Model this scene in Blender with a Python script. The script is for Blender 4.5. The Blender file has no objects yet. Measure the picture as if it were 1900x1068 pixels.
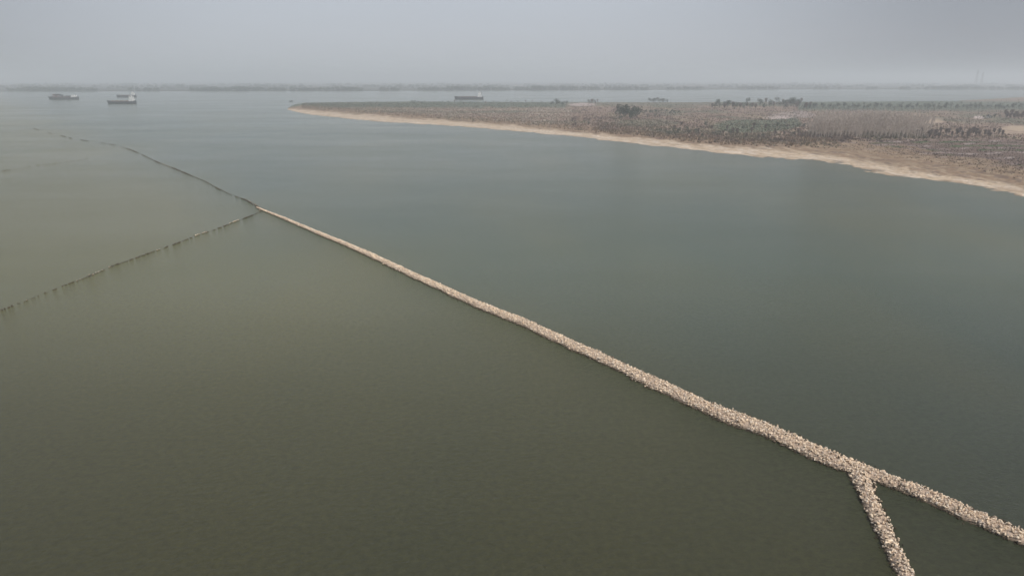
import bpy, math, random
import numpy as np
from mathutils import Vector, Matrix
random.seed(7); rng = np.random.default_rng(11)
sc = bpy.context.scene
C = sc.collection
R = math.radians

# ------------------------------------------------------------- camera
CAM_H, FPX, PITCH = 60.0, 1267.0, math.atan((534 - 148) / 1267.0)
cd = bpy.data.cameras.new('camera'); cam = bpy.data.objects.new('camera', cd); C.objects.link(cam)
cd.sensor_width = 36; cd.lens = 36 * FPX / 1900; cd.clip_start = 0.5; cd.clip_end = 90000
cam.location = (0, 0, CAM_H); cam.rotation_euler = (math.pi / 2 - PITCH, 0, 0)
sc.camera = cam

# ------------------------------------------------------------- world, sun, exposure
SUN_AZ, SUN_EL = R(130), R(52)      # azimuth clockwise from the view direction
w = bpy.data.worlds.new('World'); sc.world = w; w.use_nodes = True
nt = w.node_tree; nt.nodes.clear()
def N(t, typ, **k):
    n = t.nodes.new(typ)
    for a, b in k.items():
        if a in ('operation', 'blend_type', 'data_type', 'noise_dimensions', 'sky_type', 'sun_disc', 'attribute_name', 'feature', 'interpolation_type', 'clamp', 'mode', 'vector_type'):
            setattr(n, a, b)
        else:
            n.inputs[a.replace('_', ' ')].default_value = b
    return n
sky = N(nt, 'ShaderNodeTexSky', sky_type='NISHITA', sun_disc=False)
sky.sun_elevation = SUN_EL; sky.sun_rotation = SUN_AZ; sky.dust_density = 4; sky.air_density = 1.2; sky.altitude = 60
tc = nt.nodes.new('ShaderNodeTexCoord')
sep = nt.nodes.new('ShaderNodeSeparateXYZ'); nt.links.new(tc.outputs['Generated'], sep.inputs[0])
# veil of high thin overcast: brighter towards one part of the sky, a touch bluer higher up
dot = nt.nodes.new('ShaderNodeVectorMath'); dot.operation = 'DOT_PRODUCT'
nt.links.new(tc.outputs['Generated'], dot.inputs[0]); dot.inputs[1].default_value = (math.sin(R(-7)), math.cos(R(-7)), 0.0)
mr = nt.nodes.new('ShaderNodeMapRange'); mr.inputs['From Min'].default_value = 0.76; mr.inputs['From Max'].default_value = 1.0
mr.inputs['To Min'].default_value = 0.0; mr.inputs['To Max'].default_value = 1.0
mr.interpolation_type = 'SMOOTHSTEP'
nt.links.new(dot.outputs['Value'], mr.inputs['Value'])
veil = nt.nodes.new('ShaderNodeMix'); veil.data_type = 'RGBA'
VEIL_DIM = (2.75, 2.93, 3.2, 1); VEIL_BRIGHT = (4.55, 4.82, 5.12, 1)
veil.inputs['A'].default_value = VEIL_DIM; veil.inputs['B'].default_value = VEIL_BRIGHT
nt.links.new(mr.outputs['Result'], veil.inputs['Factor'])
zr = nt.nodes.new('ShaderNodeMapRange'); zr.inputs['From Min'].default_value = 0.0; zr.inputs['From Max'].default_value = 0.12
nt.links.new(sep.outputs['Z'], zr.inputs['Value'])
low = nt.nodes.new('ShaderNodeMix'); low.data_type = 'RGBA'; low.blend_type = 'MULTIPLY'; low.inputs['Factor'].default_value = 1
tint = nt.nodes.new('ShaderNodeMix'); tint.data_type = 'RGBA'
tint.inputs['A'].default_value = (0.96, 0.96, 0.965, 1); tint.inputs['B'].default_value = (1.0, 1.02, 1.08, 1)
nt.links.new(zr.outputs['Result'], tint.inputs['Factor'])
# overcast brightens with height
hr = nt.nodes.new('ShaderNodeMapRange'); hr.interpolation_type = 'SMOOTHSTEP'; hr.inputs['From Min'].default_value = 0.10; hr.inputs['From Max'].default_value = 0.55
hr.inputs['To Min'].default_value = 1.0; hr.inputs['To Max'].default_value = 1.2; nt.links.new(sep.outputs['Z'], hr.inputs['Value'])
hs = nt.nodes.new('ShaderNodeVectorMath'); hs.operation = 'SCALE'; nt.links.new(veil.outputs['Result'], hs.inputs[0]); nt.links.new(hr.outputs['Result'], hs.inputs['Scale'])
nt.links.new(hs.outputs[0], low.inputs['A']); nt.links.new(tint.outputs['Result'], low.inputs['B'])
cl = nt.nodes.new('ShaderNodeTexNoise'); cl.inputs['Scale'].default_value = 2.2; cl.inputs['Detail'].default_value = 3
mp = nt.nodes.new('ShaderNodeMapping'); mp.inputs['Scale'].default_value = (1, 1, 5)
nt.links.new(tc.outputs['Generated'], mp.inputs[0]); nt.links.new(mp.outputs[0], cl.inputs['Vector'])
clr = nt.nodes.new('ShaderNodeMapRange'); clr.inputs['To Min'].default_value = 0.95; clr.inputs['To Max'].default_value = 1.05
nt.links.new(cl.outputs[0], clr.inputs['Value'])
cm = nt.nodes.new('ShaderNodeVectorMath'); cm.operation = 'SCALE'
nt.links.new(low.outputs['Result'], cm.inputs[0]); nt.links.new(clr.outputs['Result'], cm.inputs['Scale'])
mixs = nt.nodes.new('ShaderNodeMix'); mixs.data_type = 'RGBA'; mixs.inputs['Factor'].default_value = 0.95
nt.links.new(sky.outputs[0], mixs.inputs['A']); nt.links.new(cm.outputs[0], mixs.inputs['B'])
bg = nt.nodes.new('ShaderNodeBackground'); bg.inputs['Strength'].default_value = 0.1
nt.links.new(mixs.outputs['Result'], bg.inputs['Color'])
wo = nt.nodes.new('ShaderNodeOutputWorld'); nt.links.new(bg.outputs[0], wo.inputs['Surface'])

sl = bpy.data.lights.new('sun', 'SUN'); so = bpy.data.objects.new('sun', sl); C.objects.link(so)
sl.energy = 3.0; sl.angle = R(9); sl.color = (1.0, 0.93, 0.84)
sdir = Vector((math.sin(SUN_AZ) * math.cos(SUN_EL), math.cos(SUN_AZ) * math.cos(SUN_EL), math.sin(SUN_EL)))
so.rotation_euler = sdir.to_track_quat('Z', 'Y').to_euler()
sc.view_settings.view_transform = 'Standard'; sc.view_settings.look = 'None'
sc.view_settings.exposure = 0.2; sc.view_settings.gamma = 1.0; sc.view_settings.use_curve_mapping = False
sc.cycles.volume_bounces = 2; sc.cycles.max_bounces = 5; sc.cycles.use_denoising = True

# ------------------------------------------------------------- helpers
def gp(px, py, z=0.0):
    """the spot on the level z that stands at this place of the picture"""
    cx = (px - 950) / FPX; cy = (534 - py) / FPX
    d = Vector((cx, math.cos(PITCH) + cy * math.sin(PITCH), -math.sin(PITCH) + cy * math.cos(PITCH)))
    t = (z - CAM_H) / d.z
    return Vector((d.x * t, d.y * t, z))
def gpn(px, py, z=0.0):
    px = np.asarray(px, float); py = np.asarray(py, float)
    cx = (px - 950) / FPX; cy = (534 - py) / FPX
    dz = -math.sin(PITCH) + cy * math.cos(PITCH); dy = math.cos(PITCH) + cy * math.sin(PITCH)
    t = (z - CAM_H) / dz
    return cx * t, dy * t
def project(x, y, z=0.0):
    zc = (z - CAM_H)
    depth = y * math.cos(PITCH) - zc * math.sin(PITCH)
    up = y * math.sin(PITCH) + zc * math.cos(PITCH)
    return 950 + FPX * x / depth, 534 - FPX * up / depth
def mat(name):
    m = bpy.data.materials.new(name); m.use_nodes = True
    return m, m.node_tree, m.node_tree.nodes['Principled BSDF']
def flat(name, col, rough=0.7, var=0.25, scale=3.0, metal=0.0):
    m, t, b = mat(name)
    n = N(t, 'ShaderNodeTexNoise', Scale=scale, Detail=5.0)
    geo = t.nodes.new('ShaderNodeNewGeometry'); t.links.new(geo.outputs['Position'], n.inputs['Vector'])
    mx = N(t, 'ShaderNodeMix', data_type='RGBA')
    mx.inputs['A'].default_value = (*[c * (1 - var) for c in col], 1); mx.inputs['B'].default_value = (*[min(1, c * (1 + var)) for c in col], 1)
    t.links.new(n.outputs[0], mx.inputs['Factor']); t.links.new(mx.outputs['Result'], b.inputs['Base Color'])
    b.inputs['Roughness'].default_value = rough; b.inputs['Metallic'].default_value = metal
    b.inputs['Specular IOR Level'].default_value = 0.25
    return m
def vcol(name, rough=0.9, var=0.3, scale=1.5, bump=0.0):
    m, t, b = mat(name)
    a = N(t, 'ShaderNodeVertexColor'); a.layer_name = 'col'
    n = N(t, 'ShaderNodeTexNoise', Scale=scale, Detail=6.0)
    geo = t.nodes.new('ShaderNodeNewGeometry'); t.links.new(geo.outputs['Position'], n.inputs['Vector'])
    r = N(t, 'ShaderNodeMapRange'); r.inputs['From Min'].default_value = 0.3; r.inputs['From Max'].default_value = 0.7
    r.inputs['To Min'].default_value = 1 - var; r.inputs['To Max'].default_value = 1 + var
    t.links.new(n.outputs[0], r.inputs['Value'])
    v = N(t, 'ShaderNodeVectorMath', operation='SCALE')
    t.links.new(a.outputs['Color'], v.inputs[0]); t.links.new(r.outputs['Result'], v.inputs['Scale'])
    t.links.new(v.outputs[0], b.inputs['Base Color'])
    b.inputs['Roughness'].default_value = rough; b.inputs['Specular IOR Level'].default_value = 0.15
    if bump:
        bp = N(t, 'ShaderNodeBump', Strength=bump, Distance=0.3); t.links.new(n.outputs[0], bp.inputs['Height'])
        t.links.new(bp.outputs[0], b.inputs['Normal'])
    return m
def mesh_np(name, V, F, m=None, col=None, smooth=False):
    """V (n,3), F (k,3|4); col per vertex (n,3)"""
    V = np.ascontiguousarray(V, np.float32); F = np.ascontiguousarray(F, np.int32)
    me = bpy.data.meshes.new(name); k = F.shape[1]
    me.vertices.add(len(V)); me.vertices.foreach_set('co', V.ravel())
    me.loops.add(F.size); me.loops.foreach_set('vertex_index', F.ravel())
    me.polygons.add(len(F)); me.polygons.foreach_set('loop_start', np.arange(0, F.size, k, dtype=np.int32))
    me.polygons.foreach_set('loop_total', np.full(len(F), k, np.int32))
    me.polygons.foreach_set('use_smooth', np.full(len(F), smooth))
    me.update(calc_edges=True)
    if col is not None:
        ca = me.color_attributes.new('col', 'FLOAT_COLOR', 'POINT')
        ca.data.foreach_set('color', np.concatenate([col, np.ones((len(V), 1))], 1).astype(np.float32).ravel())
    if m: me.materials.append(m)
    return me
def link(name, me, parent=None, loc=None, rz=None):
    o = bpy.data.objects.new(name, me); C.objects.link(o)
    if parent: o.parent = parent
    if loc is not None: o.location = loc
    if rz is not None: o.rotation_euler = (0, 0, rz)
    return o
def tag(o, label=None, cat=None, group=None, kind=None):
    if label: o['label'] = label
    if cat: o['category'] = cat
    if group: o['group'] = group
    if kind: o['kind'] = kind
    return o
def lerp_tab(tab, x):
    t = np.array(tab, float); return np.interp(x, t[:, 0], t[:, 1])
_lat = rng.random((256, 256))
def vnoise(x, y):
    xi = np.floor(x).astype(int); yi = np.floor(y).astype(int); fx = x - xi; fy = y - yi
    fx = fx * fx * (3 - 2 * fx); fy = fy * fy * (3 - 2 * fy)
    a = _lat[xi % 256, yi % 256]; b = _lat[(xi + 1) % 256, yi % 256]; c = _lat[xi % 256, (yi + 1) % 256]; d = _lat[(xi + 1) % 256, (yi + 1) % 256]
    return (a * (1 - fx) + b * fx) * (1 - fy) + (c * (1 - fx) + d * fx) * fy
def fbm(x, y, o=4):
    s = 0; a = 0.5; t = 0
    for i in range(o):
        s = s + a * vnoise(x * 2 ** i + 17.3 * i, y * 2 ** i + 5.1 * i); t += a; a *= 0.55
    return s / t
class MB:
    """collects simple solids into one mesh"""
    def __init__(s): s.v = []; s.f = []
    def box(s, x0, x1, y0, y1, z0, z1, tx=0, ty=0):
        b = len(s.v)
        for z, ax, ay in ((z0, 0, 0), (z1, tx, ty)):
            s.v += [(x0 + ax, y0 + ay, z), (x1 - ax, y0 + ay, z), (x1 - ax, y1 - ay, z), (x0 + ax, y1 - ay, z)]
        s.f += [tuple(b + i for i in q) for q in ((3, 2, 1, 0), (4, 5, 6, 7), (0, 1, 5, 4), (1, 2, 6, 5), (2, 3, 7, 6), (3, 0, 4, 7))]
        return s
    def tube(s, p, q, r0, r1, n=6):
        p = Vector(p); q = Vector(q); d = (q - p).normalized()
        a = d.orthogonal().normalized(); c = d.cross(a); b = len(s.v)
        for P, r in ((p, r0), (q, r1)):
            for i in range(n):
                t = 2 * math.pi * i / n; s.v.append(tuple(P + a * r * math.cos(t) + c * r * math.sin(t)))
        for i in range(n):
            j = (i + 1) % n; s.f.append((b + i, b + j, b + n + j, b + n + i))
        s.f.append(tuple(b + n + i for i in range(n))); s.f.append(tuple(b + n - 1 - i for i in range(n)))
        return s
    def loft(s, rings, cap=True):
        b = len(s.v); n = len(rings[0])
        for r in rings: s.v += [tuple(p) for p in r]
        for k in range(len(rings) - 1):
            for i in range(n - 1):
                s.f.append((b + k * n + i, b + k * n + i + 1, b + (k + 1) * n + i + 1, b + (k + 1) * n + i))
        if cap:
            s.f.append(tuple(b + i for i in range(n))); s.f.append(tuple(b + (len(rings) - 1) * n + i for i in range(n - 1, -1, -1)))
        return s
    def mesh(s, name, m):
        me = bpy.data.meshes.new(name); me.from_pydata(s.v, [], s.f); me.update(); me.materials.append(m); return me
    def build(s, name, m, parent=None, **k): return link(name, s.mesh(name, m), parent, **k)

# ------------------------------------------------------------- materials
M = {}
def water_mat():
    m, t, b = mat('river_water')
    geo = t.nodes.new('ShaderNodeNewGeometry')
    n1 = N(t, 'ShaderNodeTexNoise', Scale=0.012, Detail=4.0)
    mp = N(t, 'ShaderNodeMapping'); mp.inputs['Scale'].default_value = (1.0, 0.45, 1)
    t.links.new(geo.outputs['Position'], mp.inputs[0]); t.links.new(mp.outputs[0], n1.inputs['Vector'])
    c = N(t, 'ShaderNodeMix', data_type='RGBA')
    c.inputs['A'].default_value = (0.034, 0.047, 0.031, 1); c.inputs['B'].default_value = (0.065, 0.063, 0.024, 1)
    # silt: browner water on the near side of the long dike, clearer and greener beyond it
    p0, p1 = gp(1590, 870), gp(490, 391); dd = (p1 - p0).normalized(); nn = Vector((dd.y, -dd.x, 0))
    dt = N(t, 'ShaderNodeVectorMath', operation='DOT_PRODUCT'); dt.inputs[1].default_value = nn; t.links.new(geo.outputs['Position'], dt.inputs[0])
    g = N(t, 'ShaderNodeMapRange', interpolation_type='SMOOTHSTEP'); g.inputs['From Min'].default_value = p0.dot(nn) + 45; g.inputs['From Max'].default_value = p0.dot(nn) - 55
    t.links.new(dt.outputs['Value'], g.inputs['Value'])
    a = N(t, 'ShaderNodeMath', operation='MULTIPLY_ADD'); a.inputs[1].default_value = 1.3; a.inputs[2].default_value = -0.5
    t.links.new(n1.outputs[0], a.inputs[0])
    a2 = N(t, 'ShaderNodeMath', operation='MULTIPLY_ADD'); a2.inputs[1].default_value = 0.8
    t.links.new(g.outputs['Result'], a2.inputs[0]); t.links.new(a.outputs[0], a2.inputs[2]); t.links.new(a2.outputs[0], c.inputs['Factor'])
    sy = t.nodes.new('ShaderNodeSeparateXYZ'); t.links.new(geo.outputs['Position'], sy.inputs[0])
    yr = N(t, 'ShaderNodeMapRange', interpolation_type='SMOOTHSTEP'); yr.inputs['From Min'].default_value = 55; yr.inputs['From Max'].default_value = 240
    yr.inputs['To Min'].default_value = 0.66; yr.inputs['To Max'].default_value = 1.8; t.links.new(sy.outputs['Y'], yr.inputs['Value'])  # lens falloff put into the colour: darker nearby, brighter farther off
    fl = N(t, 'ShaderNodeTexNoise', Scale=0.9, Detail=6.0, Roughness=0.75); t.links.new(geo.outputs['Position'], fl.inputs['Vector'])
    fr = N(t, 'ShaderNodeMapRange'); fr.inputs['From Min'].default_value = 0.3; fr.inputs['From Max'].default_value = 0.7; fr.inputs['To Min'].default_value = 0.72; fr.inputs['To Max'].default_value = 1.28  # light and dark of small wavelets painted as colour flecks
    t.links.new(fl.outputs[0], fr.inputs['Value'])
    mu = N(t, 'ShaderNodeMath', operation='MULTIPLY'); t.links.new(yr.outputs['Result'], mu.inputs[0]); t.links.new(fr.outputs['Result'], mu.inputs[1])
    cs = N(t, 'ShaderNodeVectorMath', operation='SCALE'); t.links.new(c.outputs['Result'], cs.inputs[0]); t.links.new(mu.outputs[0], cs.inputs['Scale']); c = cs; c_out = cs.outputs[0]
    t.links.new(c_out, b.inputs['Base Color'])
    b.inputs['IOR'].default_value = 1.333; b.inputs['Specular IOR Level'].default_value = 0.5
    # wind patches change the ripple strength
    n2 = N(t, 'ShaderNodeTexNoise', Scale=0.006, Detail=5.0, Roughness=0.6)
    mp2 = N(t, 'ShaderNodeMapping'); mp2.inputs['Scale'].default_value = (0.6, 1.6, 1); mp2.inputs['Rotation'].default_value = (0, 0, 0.5)
    t.links.new(geo.outputs['Position'], mp2.inputs[0]); t.links.new(mp2.outputs[0], n2.inputs['Vector'])
    rr = N(t, 'ShaderNodeMapRange'); rr.inputs['From Min'].default_value = 0.3; rr.inputs['From Max'].default_value = 0.7
    rr.inputs["To Min"].default_value = 0.10; rr.inputs["To Max"].default_value = 0.20
    t.links.new(n2.outputs[0], rr.inputs['Value']); t.links.new(rr.outputs['Result'], b.inputs['Roughness'])
    w1 = N(t, 'ShaderNodeTexNoise', Scale=1.25, Detail=7.0, Roughness=0.68)
    mp3 = N(t, 'ShaderNodeMapping'); mp3.inputs['Scale'].default_value = (0.95, 1.1, 1); mp3.inputs['Rotation'].default_value = (0, 0, -0.35)
    t.links.new(geo.outputs['Position'], mp3.inputs[0]); t.links.new(mp3.outputs[0], w1.inputs['Vector'])
    st = N(t, 'ShaderNodeMapRange'); st.inputs['From Min'].default_value = 0.3; st.inputs['From Max'].default_value = 0.7
    st.inputs['To Min'].default_value = 0.35; st.inputs['To Max'].default_value = 0.8
    t.links.new(n2.outputs[0], st.inputs['Value'])
    bp = N(t, 'ShaderNodeBump', Distance=0.75)
    t.links.new(st.outputs['Result'], bp.inputs['Strength']); t.links.new(w1.outputs[0], bp.inputs['Height']); t.links.new(bp.outputs[0], b.inputs['Normal'])
    return m
M['water'] = water_mat()
M['stone'] = vcol('riprap_stone', 0.9, 0.22, 5.0)
M['terrain'] = vcol('island_ground', 0.95, 0.22, 0.35, 0.4)
M['veg'] = vcol('dry_vegetation', 0.95, 0.2, 0.5)
M['land'] = flat('far_fields', (0.06, 0.062, 0.05), 0.95, 0.35, 0.004)
M['bark'] = flat('pale_bark', (0.17, 0.14, 0.12), 0.9)
M['poplar'] = flat('bare_poplar_twigs', (0.50, 0.435, 0.385), 0.95, 0.2, 0.08)
M['leaf'] = flat('evergreen_leaves', (0.065, 0.082, 0.062), 0.9, 0.3, 0.4)
M['olive'] = flat('grey_green_leaves', (0.09, 0.10, 0.078), 0.9, 0.25, 0.4)
M['twig'] = flat('brown_twigs', (0.19, 0.155, 0.14), 0.95, 0.25, 0.3)
M['hull'] = flat('dark_hull_paint', (0.045, 0.05, 0.055), 0.5, 0.3, 0.3)
M['hullred'] = flat('red_brown_hull_paint', (0.13, 0.06, 0.05), 0.6, 0.3, 0.3)
M['deck'] = flat('deck_paint', (0.12, 0.10, 0.09), 0.8)
M['cargo'] = flat('sand_cargo', (0.16, 0.14, 0.11), 0.95, 0.3, 0.5)
M['white'] = flat('white_ship_paint', (0.86, 0.87, 0.87), 0.5, 0.05)
M['glass'] = flat('dark_window_glass', (0.02, 0.025, 0.03), 0.1, 0.1)
M['steel'] = flat('grey_steel', (0.28, 0.29, 0.30), 0.6, 0.1)
M['render'] = flat('pale_wall_render', (0.6, 0.58, 0.54), 0.9, 0.1)
M['roof'] = flat('grey_roof_tiles', (0.16, 0.15, 0.15), 0.9)

# ------------------------------------------------------------- water
F = 36000.0
wy = np.concatenate([[-3000], np.linspace(-200, 2000, 12), [6000, F]]); wx = np.linspace(-F, F, 9)
gx, gy = np.meshgrid(wx, wy); nx, ny = len(wx), len(wy)
idx = np.arange(nx * ny).reshape(ny, nx)
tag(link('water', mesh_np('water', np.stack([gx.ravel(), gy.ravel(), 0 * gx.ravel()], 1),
    np.stack([idx[:-1, :-1], idx[:-1, 1:], idx[1:, 1:], idx[1:, :-1]], -1).reshape(-1, 4), M['water'])), kind='structure')

# ------------------------------------------------------------- island
# its banks, read off the photograph (picture x -> picture y) and laid out on the water level
SHORE = [(534, 204), (560, 211), (600, 216), (650, 221), (700, 226), (780, 231), (850, 234.5), (950, 243.5), (1000, 248), (1060, 253), (1100, 258), (1200, 269),
         (1290, 279), (1350, 286), (1400, 291.5), (1500, 298.5), (1575, 305.5), (1600, 318), (1640, 323), (1680, 329.5), (1780, 341.5), (1840, 353), (1899, 365), (2050, 392), (2300, 440)]
BEACH = [(534, 201), (560, 200), (600, 203), (700, 210), (850, 222), (950, 229), (1100, 244), (1200, 252), (1290, 263), (1400, 269), (1500, 268),
         (1575, 273), (1680, 287), (1780, 304), (1899, 329), (2050, 356), (2300, 400)]
FAR = [(534, 200.5), (548, 194), (570, 192), (640, 190.5), (780, 189.5), (900, 190), (1050, 190.5), (1200, 191), (1350, 190.5), (1500, 190), (1700, 189), (1780, 188), (1840, 184.5), (1899, 181), (2050, 178), (2300, 176)]
FAR = [(a, b) for a, b in FAR]
# tessellated grid, finer towards the viewer
ys = [255.0]
while ys[-1] < 3700: ys.append(ys[-1] * 1.0036)
ys = np.array(ys); us = np.arange(-0.36, 1.07, 0.0021)
U, Y = np.meshgrid(us, ys); X = U * Y
PX, PY = project(X, Y, 0.0)
wob = (fbm(X / 18, Y / 18, 4) - 0.5)
shore = lerp_tab(SHORE, PX); beach = lerp_tab(BEACH, PX); far = lerp_tab(FAR, PX)
span = 1267 * 60 / np.maximum(PY - 148, 1) ** 2           # metres of depth per picture row
d_shore = (shore - PY) * span * 0.6 + wob * 12               # about metres inland of the shore
d_far = (PY - far) * span * 0.6 + wob * 30
bw = np.maximum((shore - beach) * span * 0.6, 8)
d_tip = (PX - (533 + 6 * wob)) * Y / 1267
d = np.minimum(np.minimum(d_shore, d_far), d_tip * 0.8)
tb = np.clip(d_shore / bw, -1, 5)
ledge = (fbm(X / 9 + 3, Y / 9, 3) - 0.5)
h_beach = np.where(tb < 0.6, tb * 1.6, 0.96 + (tb - 0.6) * 3.0)
step = np.floor(h_beach / 0.45 + ledge * 0.9) * 0.45
Z = 0.45 * h_beach + 0.55 * step + ledge * 0.25
plateau = 2.4 + (fbm(X / 60, Y / 60, 4) - 0.5) * 2.2 + (fbm(X / 11, Y / 11, 3) - 0.5) * 0.7
kk = np.clip((tb - 0.85) / 0.3, 0, 1)
Z = Z * (1 - kk) + plateau * kk
Z = np.minimum(Z, d * 0.12 + 0.02 + np.where(d < 0, d * 0.3, 0))
Z = np.clip(Z, -0.9, 6)
# land cover
def sm(a, b, x): t = np.clip((x - a) / (b - a), 0, 1); return t * t * (3 - 2 * t)
def blob(cx, cy, rx, ry, nz=0.6):
    q = ((PX - cx) / rx) ** 2 + ((PY - cy) / ry) ** 2 + (nA - 0.5) * 2 * nz
    return 1 - sm(0.7, 1.3, q)
nA = fbm(X / 25, Y / 90, 4); nB = fbm(X / 8 + 9, Y / 40, 4); nC = fbm(X / 120 + 4, Y / 120, 3)
nS = fbm(PX / 14, d_shore / 3.2 + 40, 4)                      # streaks that run along the shore
col = np.zeros(X.shape + (3,))
mauve = np.array((0.235, 0.170, 0.135)); dmauve = np.array((0.125, 0.088, 0.074)); tan = np.array((0.33, 0.26, 0.185)); sand = np.array((0.46, 0.365, 0.27))
green = np.array((0.125, 0.135, 0.095)); ggreen = np.array((0.085, 0.10, 0.075)); brown = np.array((0.23, 0.16, 0.105)); psand = np.array((0.58, 0.50, 0.42)); furrow = np.array((0.30, 0.25, 0.235))
def put(c, a): 
    global col
    a = np.clip(a, 0, 1)[..., None]; col = col * (1 - a) + np.asarray(c) * a
put(mauve, np.ones_like(X)); put(dmauve, sm(0.5, 0.68, nB)); put(tan * 0.75, sm(0.56, 0.7, nA) * 0.7)
put((0.27, 0.22, 0.18), (PX < 1060) * sm(0.3, 0.6, nB)); put(green * 0.9, sm(0.57, 0.7, nC) * 0.7)
put(ggreen, (1 - sm(203, 211, PY)) * (PX > 1480)); put(ggreen * 1.15, (1 - sm(199, 205, PY + (nA - .5) * 8)) * (PX < 1050))
put(ggreen * 1.2, (1 - sm(196, 201, PY)) * (PX >= 1050) * 0.6)
put(green * 0.95, blob(1390, 238, 75, 13)); put(green * 0.8, blob(1455, 232, 30, 12)); put(green, blob(1195, 232, 60, 8) * 0.5)
put(sand * 0.9, blob(1728, 227, 24, 6, 1.1)*.8); put(sand * 0.9, blob(1890, 246, 40, 8, 1.3)*.8); put(furrow * 1.5, blob(1815, 221, 12, 3, .2)); put(furrow * 1.0, blob(1475, 215, 34, 6, .9) * .7); put(furrow * 1.3, blob(1080, 196, 24, 3, .3)); put(furrow * 1.3, blob(1440, 221, 25, 3, .4))
# ploughed strips near the right edge
near = sm(258, 268, PY) * sm(1520, 1660, PX)
fur = np.sin(PY * 0.85 + (nA - 0.5) * 9 + PX * 0.004)
put(dmauve, near * 0.9); put(furrow * 1.0, near * sm(0.6, 0.95, fur) * sm(0.42, 0.55, nB) * .9); put((0.06, 0.085, 0.035), near * sm(0.5, 0.9, -fur) * sm(0.5, 0.62, nA))
put((.30, .25, .21), sm(1490, 1500, PX) * (1 - sm(1690, 1750, PX)) * sm(226, 232, PY) * (1 - sm(250, 262, PY)))
put(mauve, sm(1770, 1800, PX) * (1 - sm(188, 192, PY)) * .8); put(mauve, blob(1890, 246, 44, 10, .5) * sm(.48, .56, nB) * .9); put(mauve, blob(1728, 227, 26, 8, .5) * sm(.5, .56, nB) * .9)
# bank and beach: sand and mud streaks, ledge shadow lines painted in with them
bk = (1 - sm(0.95, 1.35, tb + (nB - .5) * 0.9))
put(brown, bk * sm(1300, 1500, PX) * 0.9); put(tan, bk * sm(0.5, 0.6, nS) * 0.6); put(brown, bk * (1 - sm(1300, 1500, PX)) * 0.8); put(dmauve, bk * sm(.55, .66, fbm(PX / 17 + 31, d_shore / 4 + 9, 3)) * .6)
xr = sm(1380, 1560, PX) * .24; bb = (1 - sm(0.5 - xr, 0.72 - xr, tb + (nB - .5) * 0.5 + (nS - .5) * .5))
put(sand, bb); put(psand, bb * sm(0.45, 0.62, nS) * 0.8); put(brown * 1.15, bb * sm(0.48, 0.6, fbm(PX / 22 + 7, d_shore / 2.2, 3)) * (0.45 + 0.5 * sm(0.35, 0.8, tb) * sm(1250, 1450, PX)))
put((0.12, 0.095, 0.07), (1 - sm(0.0, 0.07, Z)) * 0.75)
col *= (0.88 + 0.24 * nB)[..., None]
ny, nx = X.shape
idx = np.arange(nx * ny).reshape(ny, nx)
Q = np.stack([idx[:-1, :-1], idx[:-1, 1:], idx[1:, 1:], idx[1:, :-1]], -1).reshape(-1, 4)
zf = Z.ravel(); keep = zf[Q].max(1) > -0.45; Q = Q[keep]
used = np.unique(Q); remap = np.full(nx * ny, -1); remap[used] = np.arange(len(used))
V = np.stack([X.ravel(), Y.ravel(), zf], 1)[used]
isl = link('island_ground', mesh_np('island_ground', V, remap[Q], M['terrain'], col.reshape(-1, 3)[used], smooth=True))
tag(isl, kind='structure')
lny = np.log(ys / ys[0]) / math.log(1.0036)
def ground_z(x, y):
    j = np.clip(np.log(np.maximum(y, 256) / ys[0]) / math.log(1.0036), 0, ny - 2); i = np.clip((x / y - us[0]) / 0.0021, 0, nx - 2)
    return Z[np.asarray(j).astype(int), np.asarray(i).astype(int)]

# ------------------------------------------------------------- far bank
def far_edge(px): return lerp_tab([(-900, 170.2), (0, 170), (700, 169), (1000, 168), (1350, 166.5), (1500, 166), (1899, 166.5), (2400, 167), (3000, 167)], px)
pxs = np.linspace(-900, 3000, 260)
ex, ey = gpn(pxs, far_edge(pxs)); ey = ey + (fbm(pxs / 30, pxs * 0, 3) - .5) * 120
rows = [(-6, -0.6), (0, 0.15), (30, 1.6), (160, 2.4), (900, 2.5), (3000, 3.0), (9000, 3.0), (30000, 3.0)]
Vb = []; 
for off, z in rows:
    yy = ey + off; Vb.append(np.stack([ex * yy / ey, yy, np.full_like(yy, z)], 1))
Vb = np.concatenate(Vb); n = len(pxs); idx = np.arange(len(Vb)).reshape(len(rows), n)
tag(link('far_bank', mesh_np('far_bank', Vb, np.stack([idx[:-1, :-1], idx[:-1, 1:], idx[1:, 1:], idx[1:, :-1]], -1).reshape(-1, 4), M['land'], smooth=True)), kind='structure')

# ------------------------------------------------------------- plant meshes
def leafy(seed, h, wd, n, trunk=True, base=0.25, size=0.9):
    """crown as many leaf clumps spread through its volume; returns (trunk MB, crown V, F)"""
    r = np.random.default_rng(seed)
    lobes = [(r.normal(0, wd * .22), r.normal(0, wd * .22), h * r.uniform(base + .18, .86), wd * r.uniform(.22, .36)) for _ in range(7)]
    P = []
    for i in range(n):
        lx, ly, lz, lr = lobes[r.integers(7)]
        v = r.normal(size=3); v /= np.linalg.norm(v); v *= lr * r.uniform(.55, 1.05); P.append((lx + v[0], ly + v[1], min(h, max(h * base, lz + v[2] * 1.15))))
    P = np.array(P)
    a = r.normal(size=(n, 3)); b = r.normal(size=(n, 3)); s = size * r.uniform(.5, 1.2, (n, 1))
    a /= np.linalg.norm(a, axis=1)[:, None]; b /= np.linalg.norm(b, axis=1)[:, None]
    V = np.stack([P + a * s, P + b * s, P - a * s * .8 - b * s * .3, ], 1).reshape(-1, 3)
    Fc = np.arange(3 * n).reshape(-1, 3)
    return V, Fc
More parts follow.
